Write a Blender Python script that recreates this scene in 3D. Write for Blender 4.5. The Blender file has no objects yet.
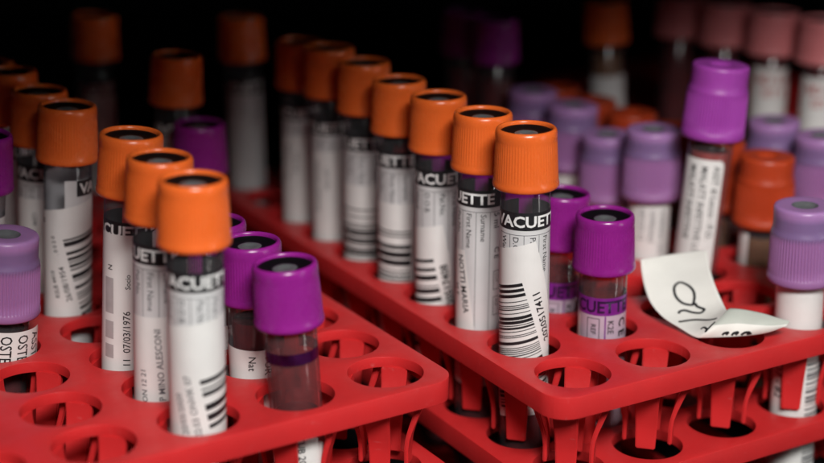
import bpy, bmesh, math, random
from mathutils import Vector, Matrix
C = bpy.context.scene
COL = C.collection
MM = 0.001
rnd = random.Random(7)

# ------------------------------------------------------------------ camera
cam_d = bpy.data.cameras.new('camera')
cam = bpy.data.objects.new('camera', cam_d)
COL.objects.link(cam)
cam_d.sensor_fit = 'HORIZONTAL'
cam_d.sensor_width = 36.0
cam_d.lens = 36.0 * 1502.6338 / 824.0
cam_d.clip_start = 0.01
cam_d.clip_end = 20
FW = Vector((0.02912563, 0.94960997, -0.31207787))
RT = Vector((0.99956624, -0.02903176, 0.00494794))
UP = Vector((0.00436155, 0.31208662, 0.95004364))
CAM = Vector((-0.04888677, -0.33066171, 0.14437642))
cam.matrix_world = Matrix(((RT.x, UP.x, -FW.x, CAM.x), (RT.y, UP.y, -FW.y, CAM.y), (RT.z, UP.z, -FW.z, CAM.z), (0, 0, 0, 1)))
cam_d.dof.use_dof = True
cam_d.dof.focus_distance = 0.364
cam_d.dof.aperture_fstop = 6.4
C.camera = cam

# ------------------------------------------------------------------ world and lamp
w = bpy.data.worlds.new('World')
C.world = w
w.use_nodes = True
w.node_tree.nodes['Background'].inputs[0].default_value = (0.9, 0.95, 1.0, 1)
w.node_tree.nodes['Background'].inputs[1].default_value = 0.018


def lamp(name, loc, target, along, sx, sy, power, spread, colour=(1, 0.98, 0.955)):
    d = bpy.data.lights.new(name, 'AREA')
    d.shape = 'RECTANGLE'
    d.size = sx
    d.size_y = sy
    d.energy = power
    d.spread = math.radians(spread)
    d.color = colour
    o = bpy.data.objects.new(name, d)
    COL.objects.link(o)
    z = (Vector(loc) - Vector(target)).normalized()
    x = Vector(along)
    x = (x - z * x.dot(z)).normalized()
    y = z.cross(x)
    o.matrix_world = Matrix(((x.x, y.x, z.x, loc[0]), (x.y, y.y, z.y, loc[1]), (x.z, y.z, z.z, loc[2]), (0, 0, 0, 1)))
    return o


VD = Vector((0.8768, 0.4808, 0))                # along the long lamp, parallel to the racks
UD = Vector((-0.4808, 0.8768, 0))
# soft lamp behind and above the lens; an unseen shelf added overhead (built below) cuts its light off towards the back
AZ = Vector((0.08, -1.0, 0)).normalized()
EL = math.radians(37)
TG = Vector((0.0, 0.03, 0.03))
lamp('soft_lamp', TG + (AZ * math.cos(EL) + Vector((0, 0, math.sin(EL)))) * 0.6, TG, (1, 0, 0), 0.18, 0.12, 4.5, 180)
# narrow upright lamp added off to the right for the thin bright lines down the tubes and caps
lamp('added_strip_lamp', (0.50, -0.30, 0.14), (-0.02, -0.03, 0.03), (0, 0, 1), 0.34, 0.03, 0.038, 42)

C.view_settings.view_transform = 'Standard'
C.view_settings.look = 'None'
C.view_settings.exposure = 0.0
C.view_settings.gamma = 1.0
C.render.engine = 'CYCLES'
C.cycles.use_denoising = True
C.cycles.max_bounces = 12
C.cycles.transparent_max_bounces = 24
C.cycles.transmission_bounces = 12
C.cycles.caustics_reflective = False
C.cycles.caustics_refractive = False


# ------------------------------------------------------------------ materials
def mat(name, col, rough=0.5, spec=0.5, trans=0.0, ior=1.5, sss=0.0, bump=0.0, bscale=400.0, var=0.0, vscale=120.0, coat=0.0, rvar=0.0, orand=0.0, specks=0.0):
    m = bpy.data.materials.new(name)
    m.use_nodes = True
    nt = m.node_tree
    b = nt.nodes['Principled BSDF']
    b.inputs['Base Color'].default_value = (*col, 1)
    b.inputs['Roughness'].default_value = rough
    b.inputs['Specular IOR Level'].default_value = spec
    b.inputs['Transmission Weight'].default_value = trans
    b.inputs['IOR'].default_value = ior
    b.inputs['Coat Weight'].default_value = coat
    if sss:
        b.inputs['Subsurface Weight'].default_value = sss
        b.inputs['Subsurface Radius'].default_value = (1.0, 0.6, 0.5)
        b.inputs['Subsurface Scale'].default_value = 0.0012
    tc = nt.nodes.new('ShaderNodeTexCoord')
    if var:
        n = nt.nodes.new('ShaderNodeTexNoise')
        n.inputs['Scale'].default_value = vscale
        n.inputs['Detail'].default_value = 5
        nt.links.new(tc.outputs['Object'], n.inputs['Vector'])
        r = nt.nodes.new('ShaderNodeValToRGB')
        r.color_ramp.elements[0].position = 0.3
        r.color_ramp.elements[1].position = 0.7
        r.color_ramp.elements[0].color = (*[c * (1 - var) for c in col], 1)
        r.color_ramp.elements[1].color = (*[min(1, c * (1 + var * 0.5)) for c in col], 1)
        nt.links.new(n.outputs['Fac'], r.inputs['Fac'])
        nt.links.new(r.outputs['Color'], b.inputs['Base Color'])
    if orand or specks:
        src = b.inputs['Base Color'].links[0].from_socket if b.inputs['Base Color'].links else None
        hs = nt.nodes.new('ShaderNodeHueSaturation')
        if src:
            nt.links.new(src, hs.inputs['Color'])
        else:
            hs.inputs['Color'].default_value = (*col, 1)
        if orand:
            oi = nt.nodes.new('ShaderNodeObjectInfo')
            om = nt.nodes.new('ShaderNodeMapRange')
            om.inputs['To Min'].default_value = 1 - orand
            om.inputs['To Max'].default_value = 1 + orand
            nt.links.new(oi.outputs['Random'], om.inputs['Value'])
            nt.links.new(om.outputs['Result'], hs.inputs['Value'])
        nt.links.new(hs.outputs['Color'], b.inputs['Base Color'])
        if specks:                                   # pale scuffs and dust, most of them short scratches
            mpn = nt.nodes.new('ShaderNodeMapping')
            mpn.inputs['Rotation'].default_value = (0.3, 0.2, 0.7)
            mpn.inputs['Scale'].default_value = (1.0, 10.0, 1.0)
            ol = nt.nodes.new('ShaderNodeObjectInfo')
            va = nt.nodes.new('ShaderNodeVectorMath')
            nt.links.new(tc.outputs['Object'], va.inputs[0])
            nt.links.new(ol.outputs['Location'], va.inputs[1])
            nt.links.new(va.outputs[0], mpn.inputs['Vector'])
            ns = nt.nodes.new('ShaderNodeTexNoise')
            ns.inputs['Scale'].default_value = 330
            ns.inputs['Detail'].default_value = 3
            nt.links.new(mpn.outputs['Vector'], ns.inputs['Vector'])
            rr_ = nt.nodes.new('ShaderNodeMapRange')
            rr_.inputs['From Min'].default_value = 0.66
            rr_.inputs['From Max'].default_value = 0.76
            rr_.inputs['To Max'].default_value = specks
            nt.links.new(ns.outputs['Fac'], rr_.inputs['Value'])
            mx = nt.nodes.new('ShaderNodeMix')
            mx.data_type = 'RGBA'
            mx.inputs['B'].default_value = (*[min(1, c * 0.6 + 0.28) for c in col], 1)
            nt.links.new(rr_.outputs['Result'], mx.inputs['Factor'])
            nt.links.new(hs.outputs['Color'], mx.inputs['A'])
            nt.links.new(mx.outputs['Result'], b.inputs['Base Color'])
    if rvar:
        n3 = nt.nodes.new('ShaderNodeTexNoise')
        n3.inputs['Scale'].default_value = 260
        n3.inputs['Detail'].default_value = 6
        nt.links.new(tc.outputs['Object'], n3.inputs['Vector'])
        mr = nt.nodes.new('ShaderNodeMapRange')
        mr.inputs['From Min'].default_value = 0.3
        mr.inputs['From Max'].default_value = 0.7
        mr.inputs['To Min'].default_value = max(0.02, rough - rvar)
        mr.inputs['To Max'].default_value = rough + rvar
        nt.links.new(n3.outputs['Fac'], mr.inputs['Value'])
        nt.links.new(mr.outputs['Result'], b.inputs['Roughness'])
    if bump:
        n2 = nt.nodes.new('ShaderNodeTexNoise')
        n2.inputs['Scale'].default_value = bscale
        n2.inputs['Detail'].default_value = 4
        nt.links.new(tc.outputs['Object'], n2.inputs['Vector'])
        bp = nt.nodes.new('ShaderNodeBump')
        bp.inputs['Strength'].default_value = bump
        bp.inputs['Distance'].default_value = 0.0004
        nt.links.new(n2.outputs['Fac'], bp.inputs['Height'])
        nt.links.new(bp.outputs['Normal'], b.inputs['Normal'])
    return m


M = dict(
    red=mat('red_plastic', (0.60, 0.024, 0.026), 0.42, 0.45, sss=0.12, bump=0.10, bscale=900, var=0.10, vscale=60, rvar=0.08, specks=0.16),
    orange=mat('orange_plastic', (0.73, 0.130, 0.022), 0.27, 0.45, sss=0.15, bump=0.06, bscale=700, var=0.05, vscale=200, rvar=0.06, orand=0.07, specks=0.05),
    purple=mat('purple_plastic', (0.25, 0.013, 0.215), 0.27, 0.45, sss=0.15, bump=0.06, bscale=700, var=0.06, vscale=200, rvar=0.06, orand=0.07, specks=0.05),
    vivid=mat('violet_plastic', (0.33, 0.05, 0.35), 0.38, 0.45, sss=0.2, bump=0.06, bscale=700, var=0.06, vscale=200, rvar=0.06, orand=0.07, specks=0.05),
    rust=mat('rust_red_plastic', (0.43, 0.048, 0.013), 0.38, 0.45, sss=0.15, bump=0.06, bscale=700, var=0.06, vscale=200, rvar=0.06, orand=0.07, specks=0.05),
    pink=mat('pink_plastic', (0.62, 0.19, 0.20), 0.42, 0.4, sss=0.2, var=0.06, vscale=200, rvar=0.06, orand=0.07, specks=0.05),
    rubber=mat('black_rubber', (0.003, 0.003, 0.0035), 0.5, 0.12, bump=0.05),
    dimple=mat('grey_rubber_and_reflection', (0.11, 0.115, 0.12), 0.3, 0.5, var=0.15, vscale=600),  # own grey on lilac stoppers; on standard ones a painted reflection
    blood=mat('blood', (0.10, 0.006, 0.009), 0.22, 0.5, var=0.25, vscale=300),
    smear=mat('blood_film', (0.30, 0.05, 0.045), 0.25, 0.5, var=0.4, vscale=250),
    serum=mat('dim_serum', (0.20, 0.10, 0.05), 0.3, 0.5, var=0.2, vscale=300),
    paper=mat('white_label_paper', (0.74, 0.73, 0.71), 0.5, 0.4, bump=0.22, bscale=160, var=0.05, vscale=140),
    printed=mat('printed_label_film', (0.60, 0.60, 0.60), 0.38, 0.45, bump=0.05, var=0.05, vscale=140),
    pinkfilm=mat('pinkish_label_film', (0.46, 0.36, 0.44), 0.35, 0.45, var=0.10, vscale=200),
    plumfilm=mat('purple_label_film', (0.17, 0.015, 0.21), 0.3, 0.5, var=0.12, vscale=200),
    ink=mat('black_ink', (0.014, 0.014, 0.016), 0.45, 0.4, var=0.3, vscale=900),
    fade=mat('faded_ink', (0.10, 0.10, 0.11), 0.5, 0.4, var=0.4, vscale=1200),
    greyink=mat('grey_ink', (0.42, 0.39, 0.39), 0.5, 0.4, var=0.1, vscale=300),
    darkplum=mat('dark_plum_ink', (0.022, 0.004, 0.035), 0.4, 0.4),
    white=mat('white_ink', (0.72, 0.72, 0.71), 0.45, 0.4),
    redink=mat('red_ink', (0.42, 0.03, 0.03), 0.5, 0.4),
    note=mat('note_paper', (0.74, 0.73, 0.68), 0.6, 0.3, bump=0.35, bscale=220, var=0.06, vscale=90),
    noteback=mat('note_backing', (0.46, 0.48, 0.43), 0.5, 0.35, bump=0.1, bscale=350, var=0.06, vscale=90),
    black=mat('black_floor', (0.004, 0.004, 0.005), 0.7, 0.2, var=0.3, vscale=30),
)


def lilac_material():
    m = mat('lilac_plastic', (0.32, 0.145, 0.33), 0.36, 0.45, sss=0.3, bump=0.05, bscale=700, rvar=0.06)
    nt = m.node_tree
    b = nt.nodes['Principled BSDF']
    tc = nt.nodes.new('ShaderNodeTexCoord')
    sp = nt.nodes.new('ShaderNodeSeparateXYZ')
    nt.links.new(tc.outputs['Object'], sp.inputs[0])
    r = nt.nodes.new('ShaderNodeValToRGB')              # the stopper inside shows as a bluish ring through the collar
    mp = nt.nodes.new('ShaderNodeMath')
    mp.operation = 'MULTIPLY'
    mp.inputs[1].default_value = 1 / 0.0205
    nt.links.new(sp.outputs['Z'], mp.inputs[0])
    nt.links.new(mp.outputs[0], r.inputs['Fac'])
    cr = r.color_ramp
    lil, blue, top = (0.315, 0.14, 0.325, 1), (0.20, 0.12, 0.265, 1), (0.35, 0.18, 0.40, 1)
    cr.elements[0].position = 0.0
    cr.elements[0].color = lil
    cr.elements[1].position = 1.0
    cr.elements[1].color = top
    for p, c in ((0.58, lil), (0.66, blue), (0.84, blue), (0.92, top)):
        e = cr.elements.new(p)
        e.color = c
    nt.links.new(r.outputs['Color'], b.inputs['Base Color'])
    return m


M['lilac'] = lilac_material()


def clear_plastic():
    """thin clear tube wall: see-through, glossier and greyer where it is seen edge-on"""
    m = bpy.data.materials.new('clear_tube_plastic')
    m.use_nodes = True
    nt = m.node_tree
    nt.nodes.remove(nt.nodes['Principled BSDF'])
    out = nt.nodes['Material Output']
    lw = nt.nodes.new('ShaderNodeLayerWeight')
    lw.inputs['Blend'].default_value = 0.35
    tr = nt.nodes.new('ShaderNodeBsdfTransparent')
    rp = nt.nodes.new('ShaderNodeValToRGB')
    rp.color_ramp.elements[0].position = 0.25
    rp.color_ramp.elements[0].color = (0.93, 0.92, 0.93, 1)
    rp.color_ramp.elements[1].position = 0.95
    rp.color_ramp.elements[1].color = (0.50, 0.48, 0.52, 1)
    nt.links.new(lw.outputs['Facing'], rp.inputs['Fac'])
    nt.links.new(rp.outputs['Color'], tr.inputs['Color'])
    di = nt.nodes.new('ShaderNodeBsdfDiffuse')
    di.inputs['Color'].default_value = (0.62, 0.60, 0.64, 1)
    m1 = nt.nodes.new('ShaderNodeMixShader')
    m1.inputs['Fac'].default_value = 0.035
    nt.links.new(tr.outputs[0], m1.inputs[1])
    nt.links.new(di.outputs[0], m1.inputs[2])
    gl = nt.nodes.new('ShaderNodeBsdfGlossy')
    gl.inputs['Roughness'].default_value = 0.13
    pw = nt.nodes.new('ShaderNodeMath')
    pw.operation = 'POWER'
    pw.inputs[1].default_value = 4.0
    l2 = nt.nodes.new('ShaderNodeLayerWeight')
    l2.inputs['Blend'].default_value = 0.5
    nt.links.new(l2.outputs['Facing'], pw.inputs[0])
    fr = nt.nodes.new('ShaderNodeMath')
    fr.operation = 'MULTIPLY_ADD'
    fr.inputs[1].default_value = 0.75
    fr.inputs[2].default_value = 0.025
    nt.links.new(pw.outputs[0], fr.inputs[0])
    m2 = nt.nodes.new('ShaderNodeMixShader')
    nt.links.new(fr.outputs[0], m2.inputs['Fac'])
    nt.links.new(m1.outputs[0], m2.inputs[1])
    nt.links.new(gl.outputs[0], m2.inputs[2])
    nt.links.new(m2.outputs[0], out.inputs['Surface'])
    return m


M['glass'] = clear_plastic()


def film_material(name, tint, col, lo, hi, scale):
    """see-through coloured film, thicker in streaks"""
    m = bpy.data.materials.new(name)
    m.use_nodes = True
    nt = m.node_tree
    b = nt.nodes['Principled BSDF']
    b.inputs['Base Color'].default_value = (*col, 1)
    b.inputs['Roughness'].default_value = 0.2
    tr = nt.nodes.new('ShaderNodeBsdfTransparent')
    tr.inputs['Color'].default_value = (*tint, 1)
    mx = nt.nodes.new('ShaderNodeMixShader')
    tc = nt.nodes.new('ShaderNodeTexCoord')
    mp = nt.nodes.new('ShaderNodeMapping')
    mp.inputs['Scale'].default_value = (1.0, 1.0, 0.35)
    nz = nt.nodes.new('ShaderNodeTexNoise')
    nz.inputs['Scale'].default_value = scale
    nz.inputs['Detail'].default_value = 4
    mr = nt.nodes.new('ShaderNodeMapRange')
    mr.inputs['From Min'].default_value = 0.35
    mr.inputs['From Max'].default_value = 0.65
    mr.inputs['To Min'].default_value = lo
    mr.inputs['To Max'].default_value = hi
    nt.links.new(tc.outputs['Object'], mp.inputs['Vector'])
    nt.links.new(mp.outputs['Vector'], nz.inputs['Vector'])
    nt.links.new(nz.outputs['Fac'], mr.inputs['Value'])
    nt.links.new(mr.outputs['Result'], mx.inputs['Fac'])
    nt.links.new(tr.outputs[0], mx.inputs[1])
    nt.links.new(b.outputs[0], mx.inputs[2])
    nt.links.new(mx.outputs[0], nt.nodes['Material Output'].inputs['Surface'])
    return m


M['bloodfilm'] = film_material('blood_film', (0.84, 0.50, 0.50), (0.20, 0.015, 0.016), 0.04, 0.6, 300)
M['plumclear'] = film_material('clear_purple_film', (0.34, 0.11, 0.30), (0.035, 0.004, 0.04), 0.05, 0.85, 330)


# ------------------------------------------------------------------ helpers
def link(name, me, mats, parent=None, loc=None, smooth=None):
    o = bpy.data.objects.new(name, me)
    COL.objects.link(o)
    if mats is not None:
        for m in (mats if isinstance(mats, (list, tuple)) else [mats]):
            me.materials.append(M[m] if isinstance(m, str) else m)
    if parent:
        o.parent = parent
    if loc is not None:
        o.location = loc
    return o


def to_mesh(name, bm, smooth=False, angle=None):
    me = bpy.data.meshes.new(name)
    if smooth:
        for f in bm.faces:
            f.smooth = True
    bm.to_mesh(me)
    bm.free()
    if angle:
        me.set_sharp_from_angle(angle=math.radians(angle))
    return me


def lathe(prof, n, ribs=0, depth=0.0, zr=(0, 0), closed_bottom=False):
    """prof: list of (r, z[, material]) in metres; ribs modulate r for z within zr"""
    bm = bmesh.new()
    rings = []
    for p in prof:
        r, z = p[0], p[1]
        if r < 1e-7:
            rings.append([bm.verts.new((0, 0, z))])
            continue
        ring = []
        for k in range(n):
            a = 2 * math.pi * k / n
            rr = r
            if ribs and zr[0] <= z <= zr[1]:
                rr = r - (depth if (k % 4) in (2, 3) else 0)
            ring.append(bm.verts.new((rr * math.cos(a), rr * math.sin(a), z)))
        rings.append(ring)
    for q in range(len(rings) - 1):
        A, B = rings[q], rings[q + 1]
        mi = prof[q + 1][2] if len(prof[q + 1]) > 2 else 0
        for k in range(n):
            k2 = (k + 1) % n
            if len(A) == 1 and len(B) == 1:
                continue
            if len(A) == 1:
                f = bm.faces.new((A[0], B[k2], B[k]))
            elif len(B) == 1:
                f = bm.faces.new((A[k], A[k2], B[0]))
            else:
                f = bm.faces.new((A[k], A[k2], B[k2], B[k]))
            f.material_index = mi
    bmesh.ops.recalc_face_normals(bm, faces=bm.faces)
    return bm


# ------------------------------------------------------------------ the setting
bm = bmesh.new()
bmesh.ops.create_grid(bm, x_segments=1, y_segments=1, size=1.0)
fl = link('floor', to_mesh('floor', bm), 'black', loc=(0, 0.4, -0.0515))
fl['kind'] = 'structure'
bm = bmesh.new()
for x, z in ((-1, -0.05), (1, -0.05), (1, 1.0), (-1, 1.0)):
    bm.verts.new((x, 0.0, z))
bm.faces.new(bm.verts)
bd = link('backdrop', to_mesh('backdrop', bm), 'black', loc=(0, 0.85, 0))
bd['kind'] = 'structure'

bm = bmesh.new()
bmesh.ops.create_cube(bm, size=1)
for v in bm.verts:
    v.co = VD * (v.co.x * 1.6) + UD * ((v.co.y + 0.5) * 0.75 - 0.079 + 0.085 * v.co.x * 1.6) + Vector((0, 0, 0.17 + v.co.z * 0.02))
sh = link('unseen_shelf', to_mesh('unseen_shelf', bm), 'black')  # unseen shelf, added overhead so its shadow darkens the back rows
sh['kind'] = 'structure'

# ------------------------------------------------------------------ racks
PV, PU = 24.42 * MM, 20.729 * MM
HR = 9.196 * MM
NI, NJ = 6, 10
EV, EU = 13.2 * MM, 12.2 * MM          # margins beyond the outer hole centres


def ray_rect(c, d, x0, x1, y0, y1):
    t = 1e9
    if d.x > 1e-9: t = min(t, (x1 - c.x) / d.x)
    if d.x < -1e-9: t = min(t, (x0 - c.x) / d.x)
    if d.y > 1e-9: t = min(t, (y1 - c.y) / d.y)
    if d.y < -1e-9: t = min(t, (y0 - c.y) / d.y)
    p = c + d * t
    return p


def plate_mesh(name, hr, deck, thick, rc, z_top, sk=1.9 * MM):
    """perforated deck with a deeper skirt round it, holes on the grid (i along x, j along y), rounded outer corners"""
    bm = bmesh.new()
    X0, X1 = -EV, (NI - 1) * PV + EV
    Y0, Y1 = -EU, (NJ - 1) * PU + EU
    base = set()
    for hx in (PV / 2, EV, EV - sk):
        for hy in (PU / 2, EU, EU - sk):
            a = math.atan2(hy, hx)
            base |= {round(a, 6), round(math.pi - a, 6), round(-a, 6), round(a - math.pi, 6)}
    n = 64
    for k in range(n):
        a = 2 * math.pi * k / n - math.pi
        if min(abs(a - b) for b in base) > 0.03:
            base.add(round(a, 6))
    angs = sorted(base)

    def reach(c, d, x0, x1, y0, y1, ox0, ox1, oy0, oy1, r):
        p = ray_rect(c, d, x0, x1, y0, y1)
        for cx, sx in ((ox0 + r, -1), (ox1 - r, 1)):
            for cy, sy in ((oy0 + r, -1), (oy1 - r, 1)):
                if (p.x - cx) * sx > 0 and (p.y - cy) * sy > 0:
                    q = c - Vector((cx, cy))
                    bq = q.dot(d)
                    disc = bq * bq - (q.dot(q) - r * r)
                    if disc > 0:
                        t = -bq + math.sqrt(disc)
                        if t < (p - c).length:
                            p = c + d * t
        return p
    rim = []
    for i in range(NI):
        for j in range(NJ):
            c = Vector((i * PV, j * PU))
            x0 = X0 if i == 0 else c.x - PV / 2
            x1 = X1 if i == NI - 1 else c.x + PV / 2
            y0 = Y0 if j == 0 else c.y - PU / 2
            y1 = Y1 if j == NJ - 1 else c.y + PU / 2
            inner, mid, outer = [], [], []
            for a in angs:
                d = Vector((math.cos(a), math.sin(a)))
                p = reach(c, d, x0, x1, y0, y1, X0, X1, Y0, Y1, rc)
                q = reach(c, d, X0 + sk, X1 - sk, Y0 + sk, Y1 - sk, X0 + sk, X1 - sk, Y0 + sk, Y1 - sk, rc - sk)
                inner.append(bm.verts.new((c.x + hr * d.x, c.y + hr * d.y, 0)))
                outer.append(bm.verts.new((p.x, p.y, 0)))
                far = (q - c).length < (p - c).length - 2e-6
                mid.append(bm.verts.new((q.x, q.y, 0)) if far else outer[-1])
            m = len(angs)
            for k in range(m):
                k2 = (k + 1) % m
                bm.faces.new((inner[k], mid[k], mid[k2], inner[k2]))
                vs = [mid[k], outer[k], outer[k2], mid[k2]]
                vs = [v for q, v in enumerate(vs) if v not in vs[:q]]
                if len(vs) >= 3:
                    f = bm.faces.new(vs)
                    f.material_index = 1
    bmesh.ops.remove_doubles(bm, verts=bm.verts, dist=2e-6)
    r = bmesh.ops.extrude_face_region(bm, geom=bm.faces[:])
    vs = [g for g in r['geom'] if isinstance(g, bmesh.types.BMVert)]
    low = [g for g in r['geom'] if isinstance(g, bmesh.types.BMFace) and g.material_index == 1]
    bmesh.ops.translate(bm, verts=vs, vec=(0, 0, -deck))
    r = bmesh.ops.extrude_face_region(bm, geom=low)
    vs = [g for g in r['geom'] if isinstance(g, bmesh.types.BMVert)]
    bmesh.ops.delete(bm, geom=[f for f in low if f.is_valid], context='FACES_ONLY')
    bmesh.ops.translate(bm, verts=vs, vec=(0, 0, deck - thick))
    for f in bm.faces:
        f.material_index = 0
    bmesh.ops.recalc_face_normals(bm, faces=bm.faces)
    sharp = [e for e in bm.edges if len(e.link_faces) == 2 and e.calc_face_angle() > math.radians(50)]
    bmesh.ops.bevel(bm, geom=sharp, offset=0.42 * MM, segments=3, profile=0.5, affect='EDGES', clamp_overlap=True)
    bmesh.ops.translate(bm, verts=bm.verts, vec=(0, 0, z_top))
    return to_mesh(name, bm, True, 40)


ZT = 51 * MM                              # rack empties stand on the floor plane; the top plate's upper face is 51 mm up
me_top = plate_mesh('top_plate', HR, 2.7 * MM, 5.6 * MM, 6.5 * MM, ZT)
me_mid = plate_mesh('middle_plate', 8.9 * MM, 2.7 * MM, 5.6 * MM, 6.5 * MM, ZT - 24.8 * MM)


def bar_box(bm, x0, x1, y0, y1, z0, z1):
    r = bmesh.ops.create_cube(bm, size=1)
    for v in r['verts']:
        v.co = Vector(((x0 + x1) / 2 + v.co.x * (x1 - x0), (y0 + y1) / 2 + v.co.y * (y1 - y0), (z0 + z1) / 2 + v.co.z * (z1 - z0)))


bm = bmesh.new()                          # open base: one rail under every row of holes, tied by cross bars, on short feet
for i in range(NI):
    bar_box(bm, i * PV - 3 * MM, i * PV + 3 * MM, -EU + 6 * MM, (NJ - 1) * PU + EU - 6 * MM, 2 * MM, 4.6 * MM)
for j in (0, 3, 6, 9):
    bar_box(bm, 2 * MM, (NI - 1) * PV - 2 * MM, (j - 0.5) * PU - 2 * MM + (PU if j == 0 else 0), (j - 0.5) * PU + 2 * MM + (PU if j == 0 else 0), 1.0 * MM, 4.2 * MM)
for i in (0, NI - 1):
    for j in (1, 8):
        bar_box(bm, i * PV - 4 * MM, i * PV + 4 * MM, j * PU - 4 * MM, j * PU + 4 * MM, 0.0, 2.4 * MM)
bmesh.ops.bevel(bm, geom=bm.edges[:], offset=0.3 * MM, segments=2, affect='EDGES')
me_base = to_mesh('base_frame', bm)

bm = bmesh.new()                          # round post between the plates and the base
bmesh.ops.create_cone(bm, cap_ends=True, segments=20, radius1=2.6 * MM, radius2=3.0 * MM, depth=ZT - 7 * MM)
bmesh.ops.translate(bm, verts=bm.verts, vec=(0, 0, (ZT - 7 * MM) / 2 + 2.2 * MM))
me_post = to_mesh('post', bm, True, 40)


def prong_bm(tip):
    """tapering springy tongue hanging at the rim of a hole on its -y side (local), bowed in towards the tube"""
    bm = bmesh.new()
    rows = []
    N = 9
    for k in range(N + 1):
        t = k / N
        z = ZT - 2.3 * MM - t * 21.2 * MM
        w = (3.3 - 0.9 * t) * MM
        q = min(1.0, t / 0.8)
        off = 9.7 - (9.7 - tip) * (q * q * (3 - 2 * q))
        th = (1.9 - 0.9 * min(1, t / 0.7)) * MM
        yo = -off * MM
        rows.append([bm.verts.new((-w, yo - th * 0.5, z)), bm.verts.new((w, yo - th * 0.5, z)),
                     bm.verts.new((w, yo + th * 0.5, z)), bm.verts.new((-w, yo + th * 0.5, z))])
    for a, b in zip(rows, rows[1:]):
        for k in range(4):
            k2 = (k + 1) % 4
            bm.faces.new((a[k], a[k2], b[k2], b[k]))
    bm.faces.new(rows[0])
    bm.faces.new(list(reversed(rows[-1])))
    bmesh.ops.recalc_face_normals(bm, faces=bm.faces)
    sh = [e for e in bm.edges if e.calc_face_angle(0) > math.radians(50)]
    bmesh.ops.bevel(bm, geom=sh, offset=0.3 * MM, segments=2, affect='EDGES')
    return bm


def prong_mesh(tip):
    pb = prong_bm(tip)
    for f in pb.faces:
        f.smooth = True
    me = bpy.data.meshes.new('prong')
    pb.to_mesh(me)
    pb.free()
    me.set_sharp_from_angle(angle=math.radians(40))
    me.materials.append(M['red'])
    return me


me_prong = prong_mesh(6.85)              # spread by a tube
me_prong_free = prong_mesh(5.7)          # closed in over an empty hole
for me in (me_top, me_mid, me_base, me_post):
    me.materials.append(M['red'])


def rest_prongs(seen, full):
    bm = bmesh.new()
    for i in range(NI):
        for j in range(NJ):
            if (i, j) in seen:
                continue
            for q in range(4):
                b2 = bpy.data.meshes.new('tmp')
                b2 = (me_prong if (i, j) in full else me_prong_free).copy()
                b2.transform(Matrix.Translation((i * PV, j * PU, 0)) @ Matrix.Rotation((q + 0.5) * math.pi / 2, 4, 'Z'))
                bm.from_mesh(b2)
                bpy.data.meshes.remove(b2)
    return to_mesh('prong_rows', bm, True, 40)


def rack(label, ox, oy, rot, seen, full):
    t = bpy.data.objects.new('test_tube_rack', None)
    COL.objects.link(t)
    t.empty_display_size = 0.02
    t.location = (ox, oy, -ZT)
    t.rotation_euler = (0, 0, rot)
    t['label'] = label
    t['category'] = 'tube rack'
    t['group'] = 'red plastic tube racks'
    link('top_plate', me_top, None, t)
    link('middle_plate', me_mid, None, t)
    link('base_frame', me_base, None, t)
    for i, j in ((0.5, 0.5), (4 - 0.5 + 1, 0.5), (0.5, 4.5), (4.5, 4.5), (0.5, 8.5), (4.5, 8.5)):
        link('post', me_post, None, t, (i * PV, j * PU, 0))
    for i, j in seen:
        for q in range(4):
            p = link('prong', me_prong if (i, j) in full else me_prong_free, None, t, (i * PV, j * PU, 0))
            p.rotation_euler = (0, 0, (q + 0.5) * math.pi / 2)
    o = link('prong', rest_prongs(set(seen), full), 'red', t)
    o['kind'] = 'stuff'
    return t


A1 = math.radians(28.738)
A2 = math.radians(30.601)
O2X, O2Y = -44.92 * MM, 1.046 * MM
EV1 = Vector((math.cos(A1), math.sin(A1), 0))
EU1 = Vector((-math.sin(A1), math.cos(A1), 0))
EV2 = Vector((math.cos(A2), math.sin(A2), 0))
EU2 = Vector((-math.sin(A2), math.cos(A2), 0))
ORG2 = Vector((O2X, O2Y, 0)) - EV2 * PV * 5      # corner hole (0,0) of the left rack; its hole (5,0) is the right corner
A3 = math.radians(38.7)
EV3 = Vector((math.cos(A3), math.sin(A3), 0))
EU3 = Vector((-math.sin(A3), math.cos(A3), 0))
ORG3 = Vector((91 * MM, 179 * MM, 0)) - EU3 * PU * 2

rack('red rack on the right holding the sharp row of orange capped tubes', 0, 0, A1,
     [(0, 0), (0, 1), (0, 2), (0, 3), (0, 4), (0, 5), (0, 6), (1, 0), (2, 0), (3, 0), (1, 1), (2, 1), (3, 1), (4, 0), (1, 2), (2, 2), (3, 2), (4, 1)],
     {(0, 1), (0, 2), (0, 3), (0, 4), (0, 5), (0, 6), (0, 7), (0, 9), (1, 1), (1, 2), (1, 3), (1, 4), (1, 5), (3, 0), (3, 2), (3, 3), (3, 4), (3, 5), (3, 6), (3, 7), (3, 8),
      (4, 2), (4, 3), (4, 4), (4, 5), (4, 6), (4, 7), (5, 2), (5, 3), (5, 7)})
rack('red rack at lower left with blurred orange capped tubes and purple capped ones', ORG2.x, ORG2.y, A2,
     [(5, 0), (5, 1), (5, 2), (5, 3), (4, 0), (4, 1), (4, 2), (3, 0), (3, 1), (3, 2), (2, 0), (2, 1), (2, 2), (2, 3), (3, 3), (3, 4)],
     {(3, 0), (3, 1), (3, 2), (3, 4), (3, 5), (3, 6), (3, 7), (5, 5), (5, 6), (5, 9), (4, 0), (4, 1), (4, 2), (2, 3), (2, 4)})
rack('red rack in the far background under the pink capped tubes', ORG3.x, ORG3.y, A3, [], {(0, 1), (0, 2), (0, 3), (0, 4)})


# ------------------------------------------------------------------ tube parts
RT_ = 6.1 * MM
ZB = 46.0                                  # tube bottom, mm below the top plate

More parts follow.
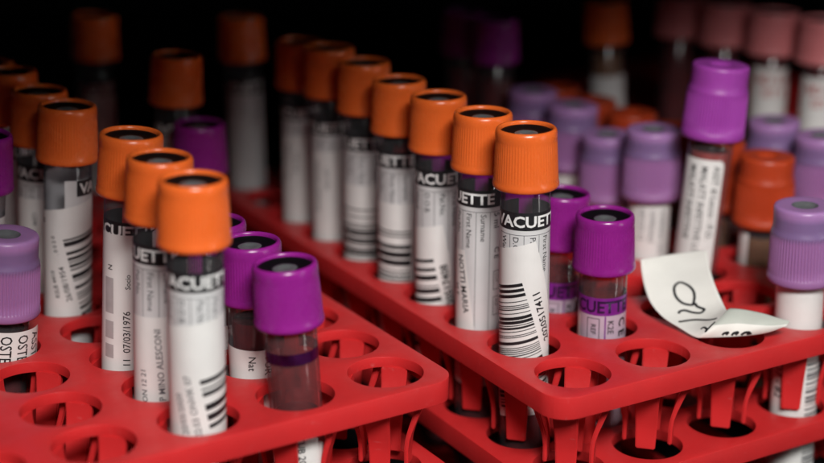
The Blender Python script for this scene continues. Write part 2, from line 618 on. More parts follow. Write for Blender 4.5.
std_prof = [(6.2, 0.5), (6.3, 0.1), (7.4, 0.0), (7.85, 0.12), (8.08, 0.5), (8.12, 1.0), (8.05, 1.5), (7.93, 1.9), (7.9, 2.3),
            (7.86, 2.9), (7.80, 4.5), (7.7, 7.0), (7.58, 9.5), (7.50, 11.4), (7.47, 11.9), (7.5, 12.3), (7.5, 13.2), (7.42, 13.9), (7.24, 14.35),
            (6.95, 14.62), (6.65, 14.66), (6.4, 14.5), (6.26, 14.15), (6.22, 13.6), (6.2, 12.2)]
me_cap_std = to_mesh('cap', lathe([(r * MM, z * MM) for r, z in std_prof], 256, 64, 0.10 * MM, (2.6 * MM, 11.6 * MM)), True, 60)
stp = [(6.23, 12.6, 0), (6.2, 13.7, 0), (6.0, 13.8, 0), (5.4, 13.72, 0), (4.6, 13.4, 0), (3.7, 13.2, 0), (2.8, 13.2, 0), (2.45, 13.28, 1), (2.15, 13.32, 1), (1.7, 13.2, 1), (1.0, 13.0, 1), (0.5, 12.93, 1), (0, 12.9, 1)]
me_stop_std = to_mesh('stopper', lathe([(r * MM, z * MM, m) for r, z, m in stp], 64), True, 50)

tall_prof = [(6.2, 0.5), (6.3, 0.1), (8.0, 0.0), (8.5, 0.15), (8.75, 0.6), (8.78, 1.3), (8.7, 1.9), (8.6, 2.2), (8.58, 2.6), (8.52, 5),
             (8.45, 8), (8.38, 11), (8.3, 12.8), (8.28, 13.2), (8.15, 13.7), (7.95, 14.3), (7.82, 14.9), (7.78, 15.5), (7.78, 17.5), (7.82, 19.0),
             (7.8, 19.7), (7.6, 20.2), (7.2, 20.45), (6.5, 20.5), (4.2, 20.42), (3.4, 20.35)]
me_cap_tall = to_mesh('cap', lathe([(r * MM, z * MM) for r, z in tall_prof], 256, 64, 0.34 * MM, (2.4 * MM, 12.9 * MM)), True, 60)
tstp = [(3.5, 20.35, 0), (3.15, 20.25, 0), (2.7, 19.7, 0), (1.8, 19.3, 0), (0.8, 19.1, 0), (0, 19.05, 0)]
me_stop_tall = to_mesh('stopper', lathe([(r * MM, z * MM, m) for r, z, m in tstp], 48), True, 50)
me_stop_std.materials.append(M['rubber'])
me_stop_std.materials.append(M['dimple'])

tube_meshes = {}


def glass_mesh(top):
    top = round(top, 1)
    if top not in tube_meshes:
        R, T = 6.1, 0.95
        pr = []
        for k in range(9):
            a = math.pi / 2 * k / 8
            pr.append((R * math.sin(a), R - R * math.cos(a)))
        pr += [(R, top * 0.5), (R, top - 0.3), (R - 0.3, top), (R - T, top), (R - T, top - 1.5)]
        me = to_mesh('glass_tube', lathe([(r * MM, z * MM) for r, z in pr], 64), True, 50)
        me.materials.append(M['glass'])
        tube_meshes[top] = me
    return tube_meshes[top]


def fluid_mesh(z0, z1, r=5.1):
    pr = []
    if z0 < 1.5:
        for k in range(8):
            a = math.pi / 2 * k / 7
            pr.append((r * math.sin(a), 6.1 - r * math.cos(a)))
    else:
        pr += [(0, z0), (r, z0)]
    pr += [(r, z1), (r - 0.35, z1 - 0.35), (0, z1 - 0.4)]
    return to_mesh('blood', lathe([(a * MM, b * MM) for a, b in pr], 48), True, 50)


# ---- flat artwork wrapped round a tube: artwork lives in (s, z) mm, s = arc from the side that faces the lens
STEP = 0.5


def wrap(bm, layer, rad=None):
    r0 = 6.1
    r = (rad or r0) + 0.045 + 0.03 * layer
    if not bm.verts:
        return bm
    smin = min(v.co.x for v in bm.verts)
    smax = max(v.co.x for v in bm.verts)
    k = math.floor(smin / STEP) + 1
    while k * STEP < smax:
        bmesh.ops.bisect_plane(bm, geom=bm.verts[:] + bm.edges[:] + bm.faces[:], dist=1e-5, plane_co=(k * STEP, 0, 0), plane_no=(1, 0, 0))
        k += 1
    for v in bm.verts:
        s, z = v.co.x, v.co.y
        a = s / r0
        v.co = Vector((r * MM * math.sin(a), -r * MM * math.cos(a), (z + ZB) * MM))
    return bm


def rect(bm, x0, x1, y0, y1, rounds=0.0, n=5):
    if rounds <= 0:
        vs = [bm.verts.new((x, y, 0)) for x, y in ((x0, y0), (x1, y0), (x1, y1), (x0, y1))]
    else:
        vs = []
        for cx, cy, a0 in ((x1 - rounds, y0 + rounds, -90), (x1 - rounds, y1 - rounds, 0), (x0 + rounds, y1 - rounds, 90), (x0 + rounds, y0 + rounds, 180)):
            for k in range(n + 1):
                a = math.radians(a0 + 90 * k / n)
                vs.append(bm.verts.new((cx + rounds * math.cos(a), cy + rounds * math.sin(a), 0)))
    return bm.faces.new(vs)


text_cache = {}


def text_data(s, bold):
    key = (s, bold)
    if key not in text_cache:
        cu = bpy.data.curves.new('lettering', 'FONT')
        cu.body = s
        cu.size = 1.0
        cu.resolution_u = 2
        cu.offset = bold
        cu.fill_mode = 'FRONT'
        o = bpy.data.objects.new('lettering', cu)
        COL.objects.link(o)
        dg = bpy.context.evaluated_depsgraph_get()
        me = bpy.data.meshes.new_from_object(o.evaluated_get(dg))
        bpy.data.objects.remove(o)
        bpy.data.curves.remove(cu)
        text_cache[key] = me
    return text_cache[key]


def add_text(bm, s, x, y, h, rot=0.0, bold=0.0, width=None, align='C'):
    """capital height h; x, y = centre (align C) or start of the line (align L); rot in degrees counter-clockwise"""
    me = text_data(s, bold)
    xs = [v.co.x for v in me.vertices]
    if not xs:
        return
    x0, x1 = min(xs), max(xs)
    sc = h / 0.70
    sx = sc if width is None else width / (x1 - x0)
    R = Matrix.Rotation(math.radians(rot), 4, 'Z')
    tmp = me.copy()
    ox = -(x0 + x1) / 2 if align == 'C' else -x0
    tmp.transform(Matrix.Translation((x, y, 0)) @ R @ Matrix.Diagonal((sx, sc, 1, 1)) @ Matrix.Translation((ox, -0.35, 0)))
    bm.from_mesh(tmp)
    bpy.data.meshes.remove(tmp)


def place(bm, origin, ang):
    bmesh.ops.transform(bm, matrix=Matrix.Translation((origin[0], origin[1], 0)) @ Matrix.Rotation(math.radians(ang), 4, 'Z'), verts=bm.verts)


def line(bm, x0, y0, x1, y1, w):
    d = Vector((x1 - x0, y1 - y0)).normalized() * w / 2
    n = Vector((-d.y, d.x))
    vs = [bm.verts.new((p[0], p[1], 0)) for p in ((x0 + n.x, y0 + n.y), (x0 - n.x, y0 - n.y), (x1 - n.x, y1 - n.y), (x1 + n.x, y1 + n.y))]
    bm.faces.new(vs)


def wob(a):
    return a


class Tube:
    def __init__(s, name, label, cat, group, pos, h, dx=0.0, dy=0.0, cap='std', colour='orange', glass_len=None, face=0.0):
        """pos: hole centre (world), h: height of the cap's top above the top plate (mm), dx/dy: lean, offset of the cap's top (mm)"""
        s.cap_h = 14.66 if cap == 'std' else 20.5
        axis = Vector((dx, dy, h)).normalized()
        bottom = pos + Vector((dx * -ZB / h, dy * -ZB / h, -ZB)) * MM
        e = bpy.data.objects.new(name, None)
        COL.objects.link(e)
        e.empty_display_size = 0.01
        e.location = bottom
        to = (CAM - pos)
        psi = math.atan2(to.y, to.x) + math.pi / 2 + face
        q = Vector((0, 0, 1)).rotation_difference(axis)
        e.rotation_mode = 'QUATERNION'
        from mathutils import Quaternion
        e.rotation_quaternion = q @ Quaternion((0, 0, 1), psi)
        e['label'] = label
        e['category'] = cat
        e['group'] = group
        s.e = e
        s.h = h
        s.capz = h - s.cap_h                  # cap's lower edge, mm above the plate
        s.glass = link('glass_tube', glass_mesh(ZB + s.capz + 6), None, e)
        me = me_cap_std if cap == 'std' else me_cap_tall
        c = link('cap', me.copy(), colour, e, (0, 0, (s.capz + ZB) * MM))
        c.rotation_euler = (0, 0, rnd.uniform(0, 6.28))
        if cap == 'std':
            link('stopper', me_stop_std, None, c)
        else:
            link('stopper', me_stop_tall.copy(), {'lilac': 'dimple', 'vivid': 'vivid', 'rust': 'rust'}[colour], c)
        s.cap = c
        s.lab = None
        if cap == 'std' and colour == 'orange':
            s.fluid(-45.9, 6)

    def fluid(s, z0, z1, m='blood', r=5.1):
        return link('blood', fluid_mesh(z0 + ZB, z1 + ZB, r), m, s.e)

    def film(s, z0, z1, m='bloodfilm'):
        pr = [(5.25 * MM, (z0 + ZB) * MM), (5.25 * MM, (z1 + ZB) * MM)]
        return link('blood_film', to_mesh('blood_film', lathe(pr, 48), True), m, s.e)

    def base(s, s0, s1, z0, z1, m='printed', rad=None, rounds=0.0, layer=0):
        bm = bmesh.new()
        rect(bm, s0, s1, z0, z1, rounds)
        o = link('paper_label', to_mesh('paper_label', wrap(bm, layer, rad), True), m, s.e)
        s.lab = s.lab or o
        return o

    def art(s, name, bm, m, layer, rad=None):
        return link(name, to_mesh(name, wrap(bm, layer, rad), True), m, s.lab or s.e)

    def printed(s, w0, z1=36.4, bh=4.5, zb=-17, s0=-17.5, s1=17.5, word='VACUETTE', fine=True, base='printed', band='ink', letters='white', fields=True):
        """the maker's label: a dark band with the word in it, ruled columns and small field names below"""
        s.base(s0, s1, zb, z1 - bh, base)
        bm = bmesh.new()
        rect(bm, s0, s1, z1 - bh - 0.01, z1)
        s.art('brand_band', bm, band, 1)
        bm = bmesh.new()
        for k in (-1, 0, 1):
            c = w0 + 10.5 + k * 29.0
            if s0 < c - 11 and c + 11 < s1 or k == 0:
                add_text(bm, word, c, z1 - bh / 2, bh * 0.60, 0, 0.028, width=20.6)
        geom = bm.verts[:] + bm.edges[:] + bm.faces[:]
        bmesh.ops.bisect_plane(bm, geom=geom, plane_co=(s0, 0, 0), plane_no=(-1, 0, 0), clear_outer=True)
        geom = bm.verts[:] + bm.edges[:] + bm.faces[:]
        bmesh.ops.bisect_plane(bm, geom=geom, plane_co=(s1, 0, 0), plane_no=(1, 0, 0), clear_outer=True)
        s.art('lettering', bm, letters, 2)
        if fields:
            bm = bmesh.new()
            zt = z1 - bh - 1.2
            xs = [w0 + d for d in (1.2, 4.8, 8.4, 12.2, 16.1, 19.7, 24.6)]
            for x in xs:
                if s0 < x < s1:
                    line(bm, x, zt, x, zb + 1, 0.14)
            line(bm, max(s0, w0 + 1.2), zt, min(s1, w0 + 24.6), zt, 0.14)
            s.art('ruling', bm, 'fade', 1)
            bm = bmesh.new()
            for d, tx in ((2.9, 'Ward'), (6.4, 'D.O.B.'), (10.6, 'Pat.No.'), (14.2, 'First Name'), (18.0, 'Surname')):
                add_text(bm, tx, w0 + d, zt - 0.6, 1.45, -90, 0.004, align='L')
            add_text(bm, '5 ml', w0 + 21.7, zt - 0.3, 1.7, -90, 0.01, align='L')
            add_text(bm, 'C E', w0 + 21.9, zt - 9.5, 1.5, -90, 0.02, align='L')
            for zz in (zt - 16, zt - 23):
                for q in ((21.0, 0, 23.0, 0), (21.0, -5, 23.0, -5), (21.0, 0, 21.0, -5), (23.0, 0, 23.0, -5)):
                    line(bm, w0 + q[0], zz + q[1], w0 + q[2], zz + q[3], 0.16)
            add_text(bm, 'LOT', w0 + 22.0, zt - 16.8, 0.9, -90, 0.0, align='L')
            add_text(bm, 'REF', w0 + 22.0, zt - 23.8, 0.9, -90, 0.0, align='L')
            s.art('small_print', bm, 'ink' if fine else 'fade', 1)

    def sticker(s, origin, ang, box, bars=None, texts=(), seed=1, m='paper', rounds=0.35, rad=None, blocks=None, ink='ink', thick=1.0, tone=None):
        x0, x1, y0, y1 = box
        bm = bmesh.new()
        rect(bm, x0, x1, y0, y1, rounds)
        place(bm, origin, ang)
        s.lab = s.lab or None
        if s.lab is None:
            s.lab = link('paper_label', to_mesh('paper_label', wrap(bm, 3, rad), True), m, s.e)
        else:
            s.art('sticker', bm, m, 3, rad)
        if bars:
            bx0, bx1, by0, by1 = bars
            rr = random.Random(seed)
            bm = bmesh.new()
            y = by1
            while y > by0:
                wd = rr.choice((0.22, 0.22, 0.3, 0.55, 0.8, 0.8)) * thick
                if y - wd < by0:
                    break
                rect(bm, bx0, bx1, y - wd, y)
                y -= wd + rr.choice((0.24, 0.3, 0.5, 0.75, 1.0)) * thick
            place(bm, origin, ang)
            s.art('barcode', bm, ink, 4, rad)
        if blocks:
            bm = bmesh.new()
            for b in blocks:
                rect(bm, *b)
            place(bm, origin, ang)
            s.art('grey_block', bm, 'greyink', 4, rad)
        if texts:
            bm = bmesh.new()
            for t in texts:
                tx, x, y, h, rot = t[:5]
                add_text(bm, tx, x, y, h, rot, t[6] if len(t) > 6 else 0.01, align=t[5] if len(t) > 5 else 'L')
            place(bm, origin, ang)
            s.art('lettering', bm, tone or ink, 4, rad)


def h1(i, j):
    return EV1 * PV * i + EU1 * PU * j


def h2(i, j):
    return ORG2 + EV2 * PV * i + EU2 * PU * j


def h3(i, j):
    return ORG3 + EV3 * PV * i + EU3 * PU * j


G_OR = 'orange capped tubes in a row along the edge of the right rack'
G_OL = 'orange capped tubes in the left rack'
G_PR = 'purple capped tubes in the right rack'
G_PL = 'purple capped tubes in the left rack'
G_LI = 'lilac capped tubes in the background'
G_RU = 'rust red capped tubes in the background'
G_PK = 'pink capped tubes in the far background'
BT = 'blood tube'

# ---- right rack, the row of orange caps, from the front
t = Tube('blood_tube', 'sharp orange capped tube at the front of its row, barcode numbered 2020517411', BT, G_OR, h1(0, 1), 56.1, -1.0, -0.6)
t.printed(-8.6)
t.sticker((-0.5, 18.6), 16, (-16.5, 6.0, -34, 9.3), (-15, 0, -32, 0), [('2020517411', 2.5, -17.5, 2.0, 90, 'L', 0.02)], seed=5)
t = Tube('blood_tube', 'orange capped tube with ruled Surname and First Name columns, second from the front', BT, G_OR, h1(0, 2), 55.4, 0, 0)
t.printed(-17.3)
t.sticker((-5.4, 17.0), 8, (-14, 1.7, -33, 3.0), None, [('NOTTI MARIA', 0.0, 1.6, 1.75, -90), ('26 F', -2.6, -6, 1.4, -90)], seed=3)
t = Tube('blood_tube', 'orange capped tube with slanted sticker numbered 2020517408, third from the front', BT, G_OR, h1(0, 3), 55.5, -0.4, 0)
t.printed(-9.4)
t.sticker((-1.2, 12.0), 11, (-16.5, 4.3, -28, 9.0), (-15, 0, -26, 0), [('2020517408', 2.2, -17.0, 2.1, 90, 'L', 0.02)], seed=11, thick=1.6)
t = Tube('blood_tube', 'orange capped tube with level black bars low on its label, fourth from the front', BT, G_OR, h1(0, 4), 55.7, -0.4, 0)
t.printed(-16.2, fine=False)
t.sticker((0, 21.8), -2, (-17, 12, -38, 0), (-15, 3.8, -24, -8), [], seed=22, ink='ink', thick=2.3)
t = Tube('blood_tube', 'orange capped tube, dim, fifth from the front with barcode under a plain white patch', BT, G_OR, h1(0, 5), 57.0, 0, 0)
t.printed(-15.0, fine=False)
t.sticker((0, 21.7), -2, (-17, 11, -38, 0), (-15, 4.4, -24, -7.2), [], seed=31, thick=2.2)
t = Tube('blood_tube', 'dark orange capped tube with narrow printed lines, sixth from the front', BT, G_OR, h1(0, 6), 57.6, -0.3, 0)
t.printed(-14.0, fine=False)
t.sticker((0, 27), 1, (-6.5, 17, -40, 0), None, [('AZIENDA OSPEDALE', -4.6, -3, 1.2, -90), ('LAB 2020', -1.5, -5, 1.2, -90)], ink='fade')
t = Tube('blood_tube', 'very dark orange capped tube, seventh from the front, half behind the sixth', BT, G_OR, h1(0, 7), 56.0, 0.2, 0)
t.printed(-12.0, fine=False)
t.sticker((0, 27), -1, (-7, 17, -40, 0), None, [('REPARTO 1204', -4.4, -3, 1.2, -90), ('LAB 2020', -1.5, -5, 1.2, -90)], ink='fade')
t = Tube('blood_tube', 'orange capped tube almost lost in the dark, alone at the far end of the row', BT, G_OR, h1(0, 9), 57.2, -1.0, 0)
t.printed(-11.0, fine=False)

# ---- right rack, purple caps behind them
def film_tube(label, group, pos, h, dx, dy, w0, z1, zf, st=None):
    t = Tube('blood_tube', label, BT, group, pos, h, dx, dy, colour='purple')
    t.fluid(-45.9, zf - 3.5)
    t.film(zf - 3.5, h - 10)
    t.base(-17.5, 17.5, -30, z1 - 4.8, 'pinkfilm')
    bm = bmesh.new()
    rect(bm, -17.5, 17.5, z1 - 4.8, z1)
    t.art('brand_band', bm, 'plumfilm', 0)
    bm = bmesh.new()
    add_text(bm, 'VACUETTE', w0 + 10.5, z1 - 2.4, 3.1, 0, 0.03, width=20.6)
    t.art('lettering', bm, 'darkplum', 1)
    bm = bmesh.new()
    zz = z1 - 5.6
    for q in ((9.2, 0, 12.4, 0), (9.2, -8, 12.4, -8), (9.2, 0, 9.2, -8), (12.4, 0, 12.4, -8)):
        line(bm, w0 + q[0], zz + q[1], w0 + q[2], zz + q[3], 0.2)
    add_text(bm, 'REF', w0 + 10.9, zz - 1.6, 1.3, -90, 0.015, align='L')
    add_text(bm, 'K2E', w0 + 15.4, zz - 0.6, 1.6, -90, 0.015, align='L')
    add_text(bm, 'C E', w0 + 19.0, zz - 0.2, 2.4, -90, 0.03, align='L')
    t.art('small_print', bm, 'ink', 1)
    bm = bmesh.new()
    line(bm, w0 + 13.9, z1 - 4.9, w0 + 13.9, z1 - 20, 0.35)
    t.art('ruling', bm, 'plumfilm', 1)
    if st:
        t.sticker(*st)
    return t


t = film_tube('purple capped tube marked K2E, nearest purple one in the right rack', G_PR, h1(1, 1), 30.7, -0.5, -0.4, -13.0, 9.9, 12.0,
              ((-9.6, 4.4), 0, (-6, 3.2, -30, 0)))
t = film_tube('purple capped tube half hidden behind the sharp orange one and the K2E one', G_PR, h1(1, 2), 30.9, 1.0, 0, -11.5, 7.2, 12.5)
for j, lb in ((3, 'purple capped tube seen through the clear necks of the first two orange ones'),
              (4, 'purple capped tube seen only through the clear necks of the second and third orange ones'),
              (5, 'purple capped tube seen only through the clear neck of the third orange one')):
    t = film_tube(lb, G_PR, h1(1, j), 30.5, 0.3, 0, -12, 8, 9)

# ---- left rack, orange caps
t = Tube('blood_tube', 'nearest orange capped tube, large and out of focus, bars low on its right side', BT, G_OL, h2(3, 0), 55.7, 1.0, 0)
t.printed(-9.6, fine=False)
t.sticker((0.4, 11.5), 10, (-15, 14, -15, 13.2), (0, 12, -13.5, 0.2), [('02:03 ONVIK 07', -2.6, -13, 1.5, 90), ('20/05/2020', -5.4, -12, 1.5, 90)], tone='fade', seed=41, thick=1.9)
t = Tube('blood_tube', 'orange capped tube with handwriting like vertical print, second in the blurred left row', BT, G_OL, h2(3, 1), 55.8, 2.3, 0)
t.printed(-16.6, fine=False)
t.sticker((-1.0, 19.5), 4, (-15, 14, -24, 0), None, [('TIP MINO ALESCONI', -0.2, -22.5, 1.5, 90), ('MON 12 21', -4.4, -22.5, 1.4, 90), ('20/02/2020', 2.8, -21, 1.4, 90)], ink='fade')
t = Tube('blood_tube', 'orange capped tube dated 07/03/1976, third in the blurred left row', BT, G_OL, h2(3, 2), 56.7, 4.0, 0)
t.printed(-13.6, fine=True)
t.sticker((-1.5, 33.3), 1, (-15, 14, -36, 0), None, [('11  07/03/1976', 0.6, -33.0, 1.65, 90), ('Socio', 0.9, -13.5, 1.2, 90), ('N', -3.6, -9, 1.3, 90)],
          blocks=[(-5.2, -2.6, -20, -11), (-5.2, -2.6, -26.5, -22), (-5.2, -2.6, -31.5, -28)])
t = Tube('blood_tube', 'orange capped tube with VA band fragment and slanted sticker, beside the empty hole', BT, G_OL, h2(3, 4), 55.0, 3.4, 0)
t.base(-0.9, 26, -17, 36.2)
bm = bmesh.new()
rect(bm, 2.2, 26, 31.9, 36.18)
t.art('brand_band', bm, 'ink', 1)
bm = bmesh.new()
add_text(bm, 'VACUETTE', 13.2, 34.0, 2.7, 0, 0.028, width=20.6)
t.art('lettering', bm, 'white', 2)
t.sticker((-0.9, 18.0), 13, (-13, 14, -24, 10.6), (0, 12, -22, 2.4), [('26/08/1954', -2.2, -14.5, 1.5, 90), ('M', -5.2, 7.4, 1.2, 90), ('. 0 0 2 0', -2.6, -1.5, 1.1, 90), ('RSLB 4410', -4.9, -13, 1.2, 90)], seed=52, thick=1.5)
t = Tube('blood_tube', 'orange capped tube with a narrow strip of label showing, left of the VA fragment one', BT, G_OL, h2(3, 5), 54.9, 3.1, 0)
t.printed(-9.0, z1=35.2, fine=False)
t.sticker((0, 26), 2, (-17, 14, -40, 0), None, [('1204', -2.0, -4, 1.3, -90)], ink='fade')
t = Tube('blood_tube', 'dark orange capped tube at the left border, third of the receding left file', BT, G_OL, h2(3, 6), 56.2, 1.9, 0)
t.printed(-9.0, fine=False)
t = Tube('blood_tube', 'orange cap barely in frame at the left border, hindmost of the receding file', BT, G_OL, h2(3, 7), 55.0, 2.0, 0)
t.printed(-9.0, fine=False)
t = Tube('blood_tube', 'dark orange capped tube standing behind a purple cap in the black background', BT, G_OL, h2(5, 6), 55.6, 3.1, 0)
t.printed(-9.0, fine=False)
t = Tube('blood_tube', 'faintest orange capped tube, blurred at the top left in the dark', BT, G_OL, h2(5, 9), 58.0, 1.6, 0)
t.printed(-9.0, fine=False)

# ---- left rack, purple caps
t = Tube('blood_tube', 'nearest purple capped tube with bare glass above the red plate', BT, G_PL, h2(4, 0), 32.5, -1.8, 0, colour='purple')
t.fluid(-45.9, -4)
t.film(-4, 21)
t.base(-17.5, 17.5, 9.6, 12.4, 'plumclear')
t.base(-17.5, 9, -40, -6.5, 'paper')
bm = bmesh.new()
add_text(bm, 'TUB 2020', 0.6, -8, 1.6, -90, 0.015, align='L')
t.art('lettering', bm, 'ink', 1)
t = Tube('blood_tube', 'purple capped tube with a white sticker low on dark glass, second of three', BT, G_PL, h2(4, 1), 31.6, -0.4, 0, colour='purple')
t.fluid(-45.9, 12)
t.sticker((0, 5.9), -3, (-15, 8.3, -30, 0), None, [('TUR', 3.6, -1.2, 1.9, -90), ('Nat', -0.4, -1.6, 1.7, -90)])
t = Tube('blood_tube', 'purple capped tube mostly behind the nearest orange one, hindmost of three', BT, G_PL, h2(4, 2), 30.9, 0.5, 0, colour='purple')
t.fluid(-45.9, 12)
t.base(-17.5, 17.5, -30, 5.0, 'paper')
t = Tube('blood_tube', 'dark purple capped tube in the shadow under a dark orange cap', BT, G_PL, h2(5, 5), 39.2, 0.5, 0, colour='purple')
t.fluid(-45.9, 18)
t.base(-17.5, 17.5, -30, 14.0, 'printed')
t = Tube('blood_tube', 'purple capped tube showing only an edge at the left border', BT, G_PL, h2(2, 4), 51.0, 5.5, 0, colour='purple')
t.fluid(-45.9, 22)
t.base(-17.5, 17.5, -30, 30.0, 'printed')
t = Tube('blood_tube', 'lilac capped tube at the left border with a peeling ASST sticker', BT, 'lilac capped tubes', h2(2, 3), 30.4, 3.3, 0, cap='tall', colour='lilac')
t.fluid(-45.9, 6)
t.sticker((0, 6.6), -2, (-14, 9.2, -7.0, 1.2), None, [('ASST G', 6.8, 0.2, 2.1, -90), ('OSTET', 3.6, 0.2, 2.1, -90), ('OSTET', 0.4, 0.2, 2.1, -90)], rad=8.1, rounds=1.6)

# ---- right rack, lilac, violet and rust red caps
t = Tube('blood_tube', 'tall violet capped tube with a narrow column of hospital print', BT, 'violet capped tubes', h1(3, 2), 60.3, 3.6, 0, cap='tall', colour='vivid')
t.fluid(-45.9, 36, 'smear')
t.sticker((0, 34.4), 0, (-13, 4.6, -50, 0), None, [('ASST di Lecco - P.O.', 2.5, -1.6, 1.75, -90), ('MALATT INFETTIVE LC', -0.8, -2.0, 1.75, -90), ('MALATT INFETTIVE', -4.1, -2.0, 1.75, -90)], rounds=1.8)
t = Tube('blood_tube', 'bright lilac capped tube at the right border with plain white label', BT, G_LI, h1(3, 0), 31.0, -0.9, 0, cap='tall', colour='lilac')
t.base(-17.5, 17.5, -44, 11.0, 'paper')
bm = bmesh.new()
add_text(bm, 'LEO7 - 82', -4.3, -8.0, 2.3, -90, 0.02, align='L')
t.art('lettering', bm, 'ink', 1)
bm = bmesh.new()
rr = random.Random(9)
z = -11.0
while z > -40:
    wd = rr.choice((0.25, 0.5, 0.8))
    rect(bm, 3.2, 10.5, z - wd, z)
    z -= wd + rr.choice((0.3, 0.5, 0.9))
t.art('barcode', bm, 'fade', 1)
for (i, j), h, dx, lb in (((3, 3), 37.4, -0.5, 'lilac capped tube with rounded white label, left of the tall violet capped one'),
                          ((3, 4), 31.2, -0.8, 'lilac capped tube between two others, second left of the tall violet one'),
                          ((3, 5), 36.0, 1.0, 'dim lilac cap just right of the sharp orange cap, behind purple ones'),
                          ((3, 6), 36.4, 0.3, 'darkest lilac cap, peeping out above the first orange cap')):
    t = Tube('blood_tube', lb, BT, G_LI, h1(i, j), h, dx, 0, cap='tall', colour='lilac')
    t.fluid(-45.9, 12)
    t.sticker((0, h - 20.5 - 0.9), -2, (-14, 7.3, -40, 0), None, [('AZIENDA SOC', 4.0, -1.6, 1.5, -90), ('OSPEDALE', 1.0, -1.6, 1.5, -90), ('LECCO 12', -2.0, -1.6, 1.5, -90)], rounds=1.6, ink='fade')
for (i, j), h, dx, lb in (((5, 2), 34.2, -2.2, 'lilac cap cut by the right border, above the brightest lilac one'),
                          ((5, 3), 34.0, -1.7, 'lilac cap behind the rust red one and right of the tall violet one')):
    t = Tube('blood_tube', lb, BT, G_LI, h1(i, j), h, dx, 0, cap='tall', colour='lilac')
    t.fluid(-45.9, 10)
    t.base(-17.5, 17.5, -30, h - 22, 'printed')
for (i, j), h, lb in (((4, 2), 31.0, 'rust red capped tube with plain grey neck, beside the tall violet capped one'),
                      ((4, 3), 30.5, 'rust red cap mostly hidden behind the tall violet cap'),
                      ((4, 4), 30.5, 'rust red cap seen over the lilac cap with the rounded label'),
                      ((4, 5), 30.5, 'blurred rust red cap over the gap between two lilac caps'),
                      ((4, 6), 30.5, 'dark rust red cap above the dim lilac caps'),
                      ((4, 7), 30.5, 'hindmost rust red cap, almost black')):
    t = Tube('blood_tube', lb, BT, G_RU, h1(i, j), h, 0.3, 0, cap='tall', colour='rust')
    t.fluid(-45.9, 7, 'serum')
    t.base(-17.5, -3.5, -40, 8.5, 'paper')
t = Tube('blood_tube', 'tall orange capped tube with its top at the upper border, blurred', BT, G_RU, h1(5, 7), 58.5, -3.8, 0)
t.fluid(6.1, 40, 'serum')
t.base(-17.5, 17.5, -30, 33, 'printed')
for j, h, lb in ((7, 56.5, 'blurred dark purple cap in the black background above the orange row'),
                 (8, 56.0, 'barely visible purple cap, hindmost in the black background')):
    t = Tube('blood_tube', lb, BT, G_PR, h1(3, j), h, -0.8, 0, colour='purple')
    t.fluid(-45.9, 36)

# ---- far rack, pink caps
for j, h, dx, lb in ((1, 56.2, 0, 'pink capped tube cut by the right border in the background'),
                     (2, 56.0, 0, 'pink capped tube with red print on white label, left of the border one'),
                     (3, 56.0, 0, 'dim pink capped tube at the upper border behind the violet cap'),
                     (4, 56.0, 0, 'darkest pink capped tube at the upper border')):
    t = Tube('blood_tube', lb, BT, G_PK, h3(0, j), h, dx, 0, colour='pink')
    t.cap.scale = (1.16, 1.16, 1.0)
    t.fluid(-45.9, 40)
    if j > 2:
        continue
    t.base(-17.5, 17.5, -30, 37.0, 'paper')
    bm = bmesh.new()
    add_text(bm, 'BD 5.0', 1.5, 33.0, 3.0, 0, 0.02)
    add_text(bm, 'SST II', 1.5, 28.5, 2.6, 0, 0.02)
    t.art('lettering', bm, 'redink', 1)


# ------------------------------------------------------------------ the peeled note
def P(*a):
    return Vector(a) * MM


# three columns (left, middle, right) for each row along the strip; first the standing sheet, then the folded flap
NOTE = [[(23.17, 42.6, 13.5), (33.05, 48.18, 13.2), (41.39, 46.11, 15.0)],
        [(23.28, 40.79, 10.5), (32.67, 42.72, 10.6), (41.13, 41.7, 12.6)],
        [(23.6, 37.22, 7.6), (32.45, 36.76, 8.0), (41.12, 36.16, 10.4)],
        [(24.56, 33.01, 5.0), (33.1, 32.75, 5.6), (41.59, 31.8, 8.4)],
        [(27.0, 28.62, 2.8), (34.48, 28.77, 3.8), (42.08, 28.93, 7.0)],
        [(30.55, 23.95, 1.6), (35.98, 24.66, 3.2), (42.28, 26.19, 6.4)],
        [(33.34, 19.89, 0.9), (37.07, 20.39, 3.8), (42.17, 23.55, 6.6)],
        [(35.35, 18.61, 1.0), (38.72, 18.86, 4.4), (43.07, 23.18, 7.2)],
        [(40.9, 18.56, 1.2), (44.12, 19.28, 4.6), (46.18, 22.29, 7.2)],
        [(46.67, 18.41, 1.6), (48.67, 18.19, 4.6), (50.57, 21.32, 6.6)],
        [(51.73, 18.56, 2.4), (52.76, 18.28, 4.4), (54.16, 20.19, 5.8)],
        [(56.25, 18.89, 4.0), (56.82, 19.23, 4.4), (57.42, 19.76, 5.0)]]
STROKES = [[(3.4, 0.6), (2.9, 0.667), (2.4, 0.683), (2.0, 0.633), (1.75, 0.533), (1.9, 0.45), (2.2, 0.417), (2.7, 0.417), (3.15, 0.467), (3.4, 0.567), (3.4, 0.633), (3.6, 0.633), (3.9, 0.683), (4.1, 0.7), (4.25, 0.617), (4.0, 0.517), (3.7, 0.433), (3.7, 0.35), (3.85, 0.3)],
           [(4.5, 0.15), (4.75, 0.467), (6.05, 0.733)],
           [(5.85, 0.3), (5.85, 0.383), (6.25, 0.367), (6.55, 0.317), (6.55, 0.25)],
           [(6.55, 0.317), (6.5, 0.467), (6.45, 0.617)],
           [(7.75, 0.1), (7.75, 0.167), (7.9, 0.183), (7.9, 0.1)],
           [(8.2, 0.067), (8.2, 0.15), (8.35, 0.183), (8.35, 0.083)],
           [(8.6, 0.083), (8.7, 0.183), (8.9, 0.183), (8.85, 0.117), (9.05, 0.133)]]


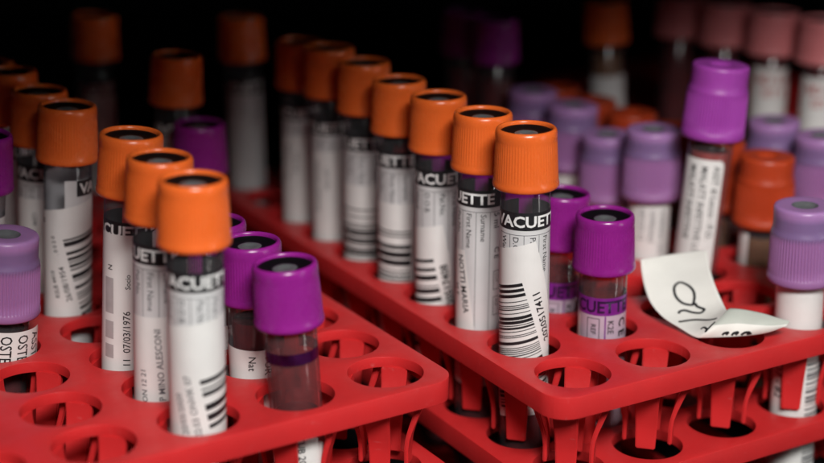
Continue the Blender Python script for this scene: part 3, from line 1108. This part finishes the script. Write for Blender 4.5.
def surf(a, b):
    n = len(NOTE) - 1
    k = min(int(a), n - 1)
    t = a - k
    c = []
    for q in range(3):
        p0, p1, p2, p3 = (Vector(NOTE[x][q]) for x in (max(k - 1, 0), k, k + 1, min(k + 2, n)))
        c.append(0.5 * ((2 * p1) + (p2 - p0) * t + (2 * p0 - 5 * p1 + 4 * p2 - p3) * t * t + (3 * p1 - p0 - 3 * p2 + p3) * t ** 3))
    return (c[0] * (2 * b * b - 3 * b + 1) + c[1] * (4 * b - 4 * b * b) + c[2] * (2 * b * b - b)) * MM


def normal(a, b):
    da = surf(min(a + 0.05, len(NOTE) - 1), b) - surf(max(a - 0.05, 0), b)
    db = surf(a, min(b + 0.03, 1)) - surf(a, max(b - 0.03, 0))
    n = da.cross(db).normalized()
    return n if n.dot(CAM - surf(a, b)) > 0 else -n


bm = bmesh.new()
NA, NB = 110, 24
g = [[bm.verts.new(surf(a * (len(NOTE) - 1) / NA, b / NB)) for b in range(NB + 1)] for a in range(NA + 1)]
for a in range(NA):
    for b in range(NB):
        f = bm.faces.new((g[a][b], g[a + 1][b], g[a + 1][b + 1], g[a][b + 1]))
        f.material_index = int((a + 0.5) / NA * (len(NOTE) - 1) > 6.55 and b >= NB * 0.5)
org = Vector((42, 25, 0)) * MM
bmesh.ops.translate(bm, verts=bm.verts, vec=-org)
note = link('paper_note', to_mesh('paper_note', bm, True), ['note', 'noteback'], loc=org)
so = note.modifiers.new('thickness', 'SOLIDIFY')
so.thickness = 0.1 * MM
so.offset = 0
note['label'] = 'curled strip of white paper with black handwriting, lying across the rack holes'
note['category'] = 'paper note'


def stroke(bm, pts, wd):
    fine = []
    for k in range(len(pts) - 1):
        p0, p1, p2, p3 = (Vector(pts[x]) for x in (max(k - 1, 0), k, k + 1, min(k + 2, len(pts) - 1)))
        for q in range(6):
            t = q / 6
            fine.append(0.5 * ((2 * p1) + (p2 - p0) * t + (2 * p0 - 5 * p1 + 4 * p2 - p3) * t * t + (3 * p1 - p0 - 3 * p2 + p3) * t ** 3))
    fine.append(Vector(pts[-1]))
    P3 = []
    for a, b in fine:
        a = min(max(a, 0.0), len(NOTE) - 1.0)
        b = min(max(b, 0.0), 1.0)
        n = normal(a, b)
        P3.append((surf(a, b) + n * 0.13 * MM, n))
    prev = None
    for k, (q, n) in enumerate(P3):
        d = P3[min(k + 1, len(P3) - 1)][0] - P3[max(k - 1, 0)][0]
        side = d.cross(n).normalized() * wd / 2
        cur = (bm.verts.new(q + side - org), bm.verts.new(q - side - org))
        if prev:
            bm.faces.new((prev[0], prev[1], cur[1], cur[0]))
        prev = cur


bm = bmesh.new()
for k, st in enumerate(STROKES):
    stroke(bm, st, (0.72 if k < 2 else 0.6) * MM)
link('handwriting', to_mesh('handwriting', bm), 'ink', note)
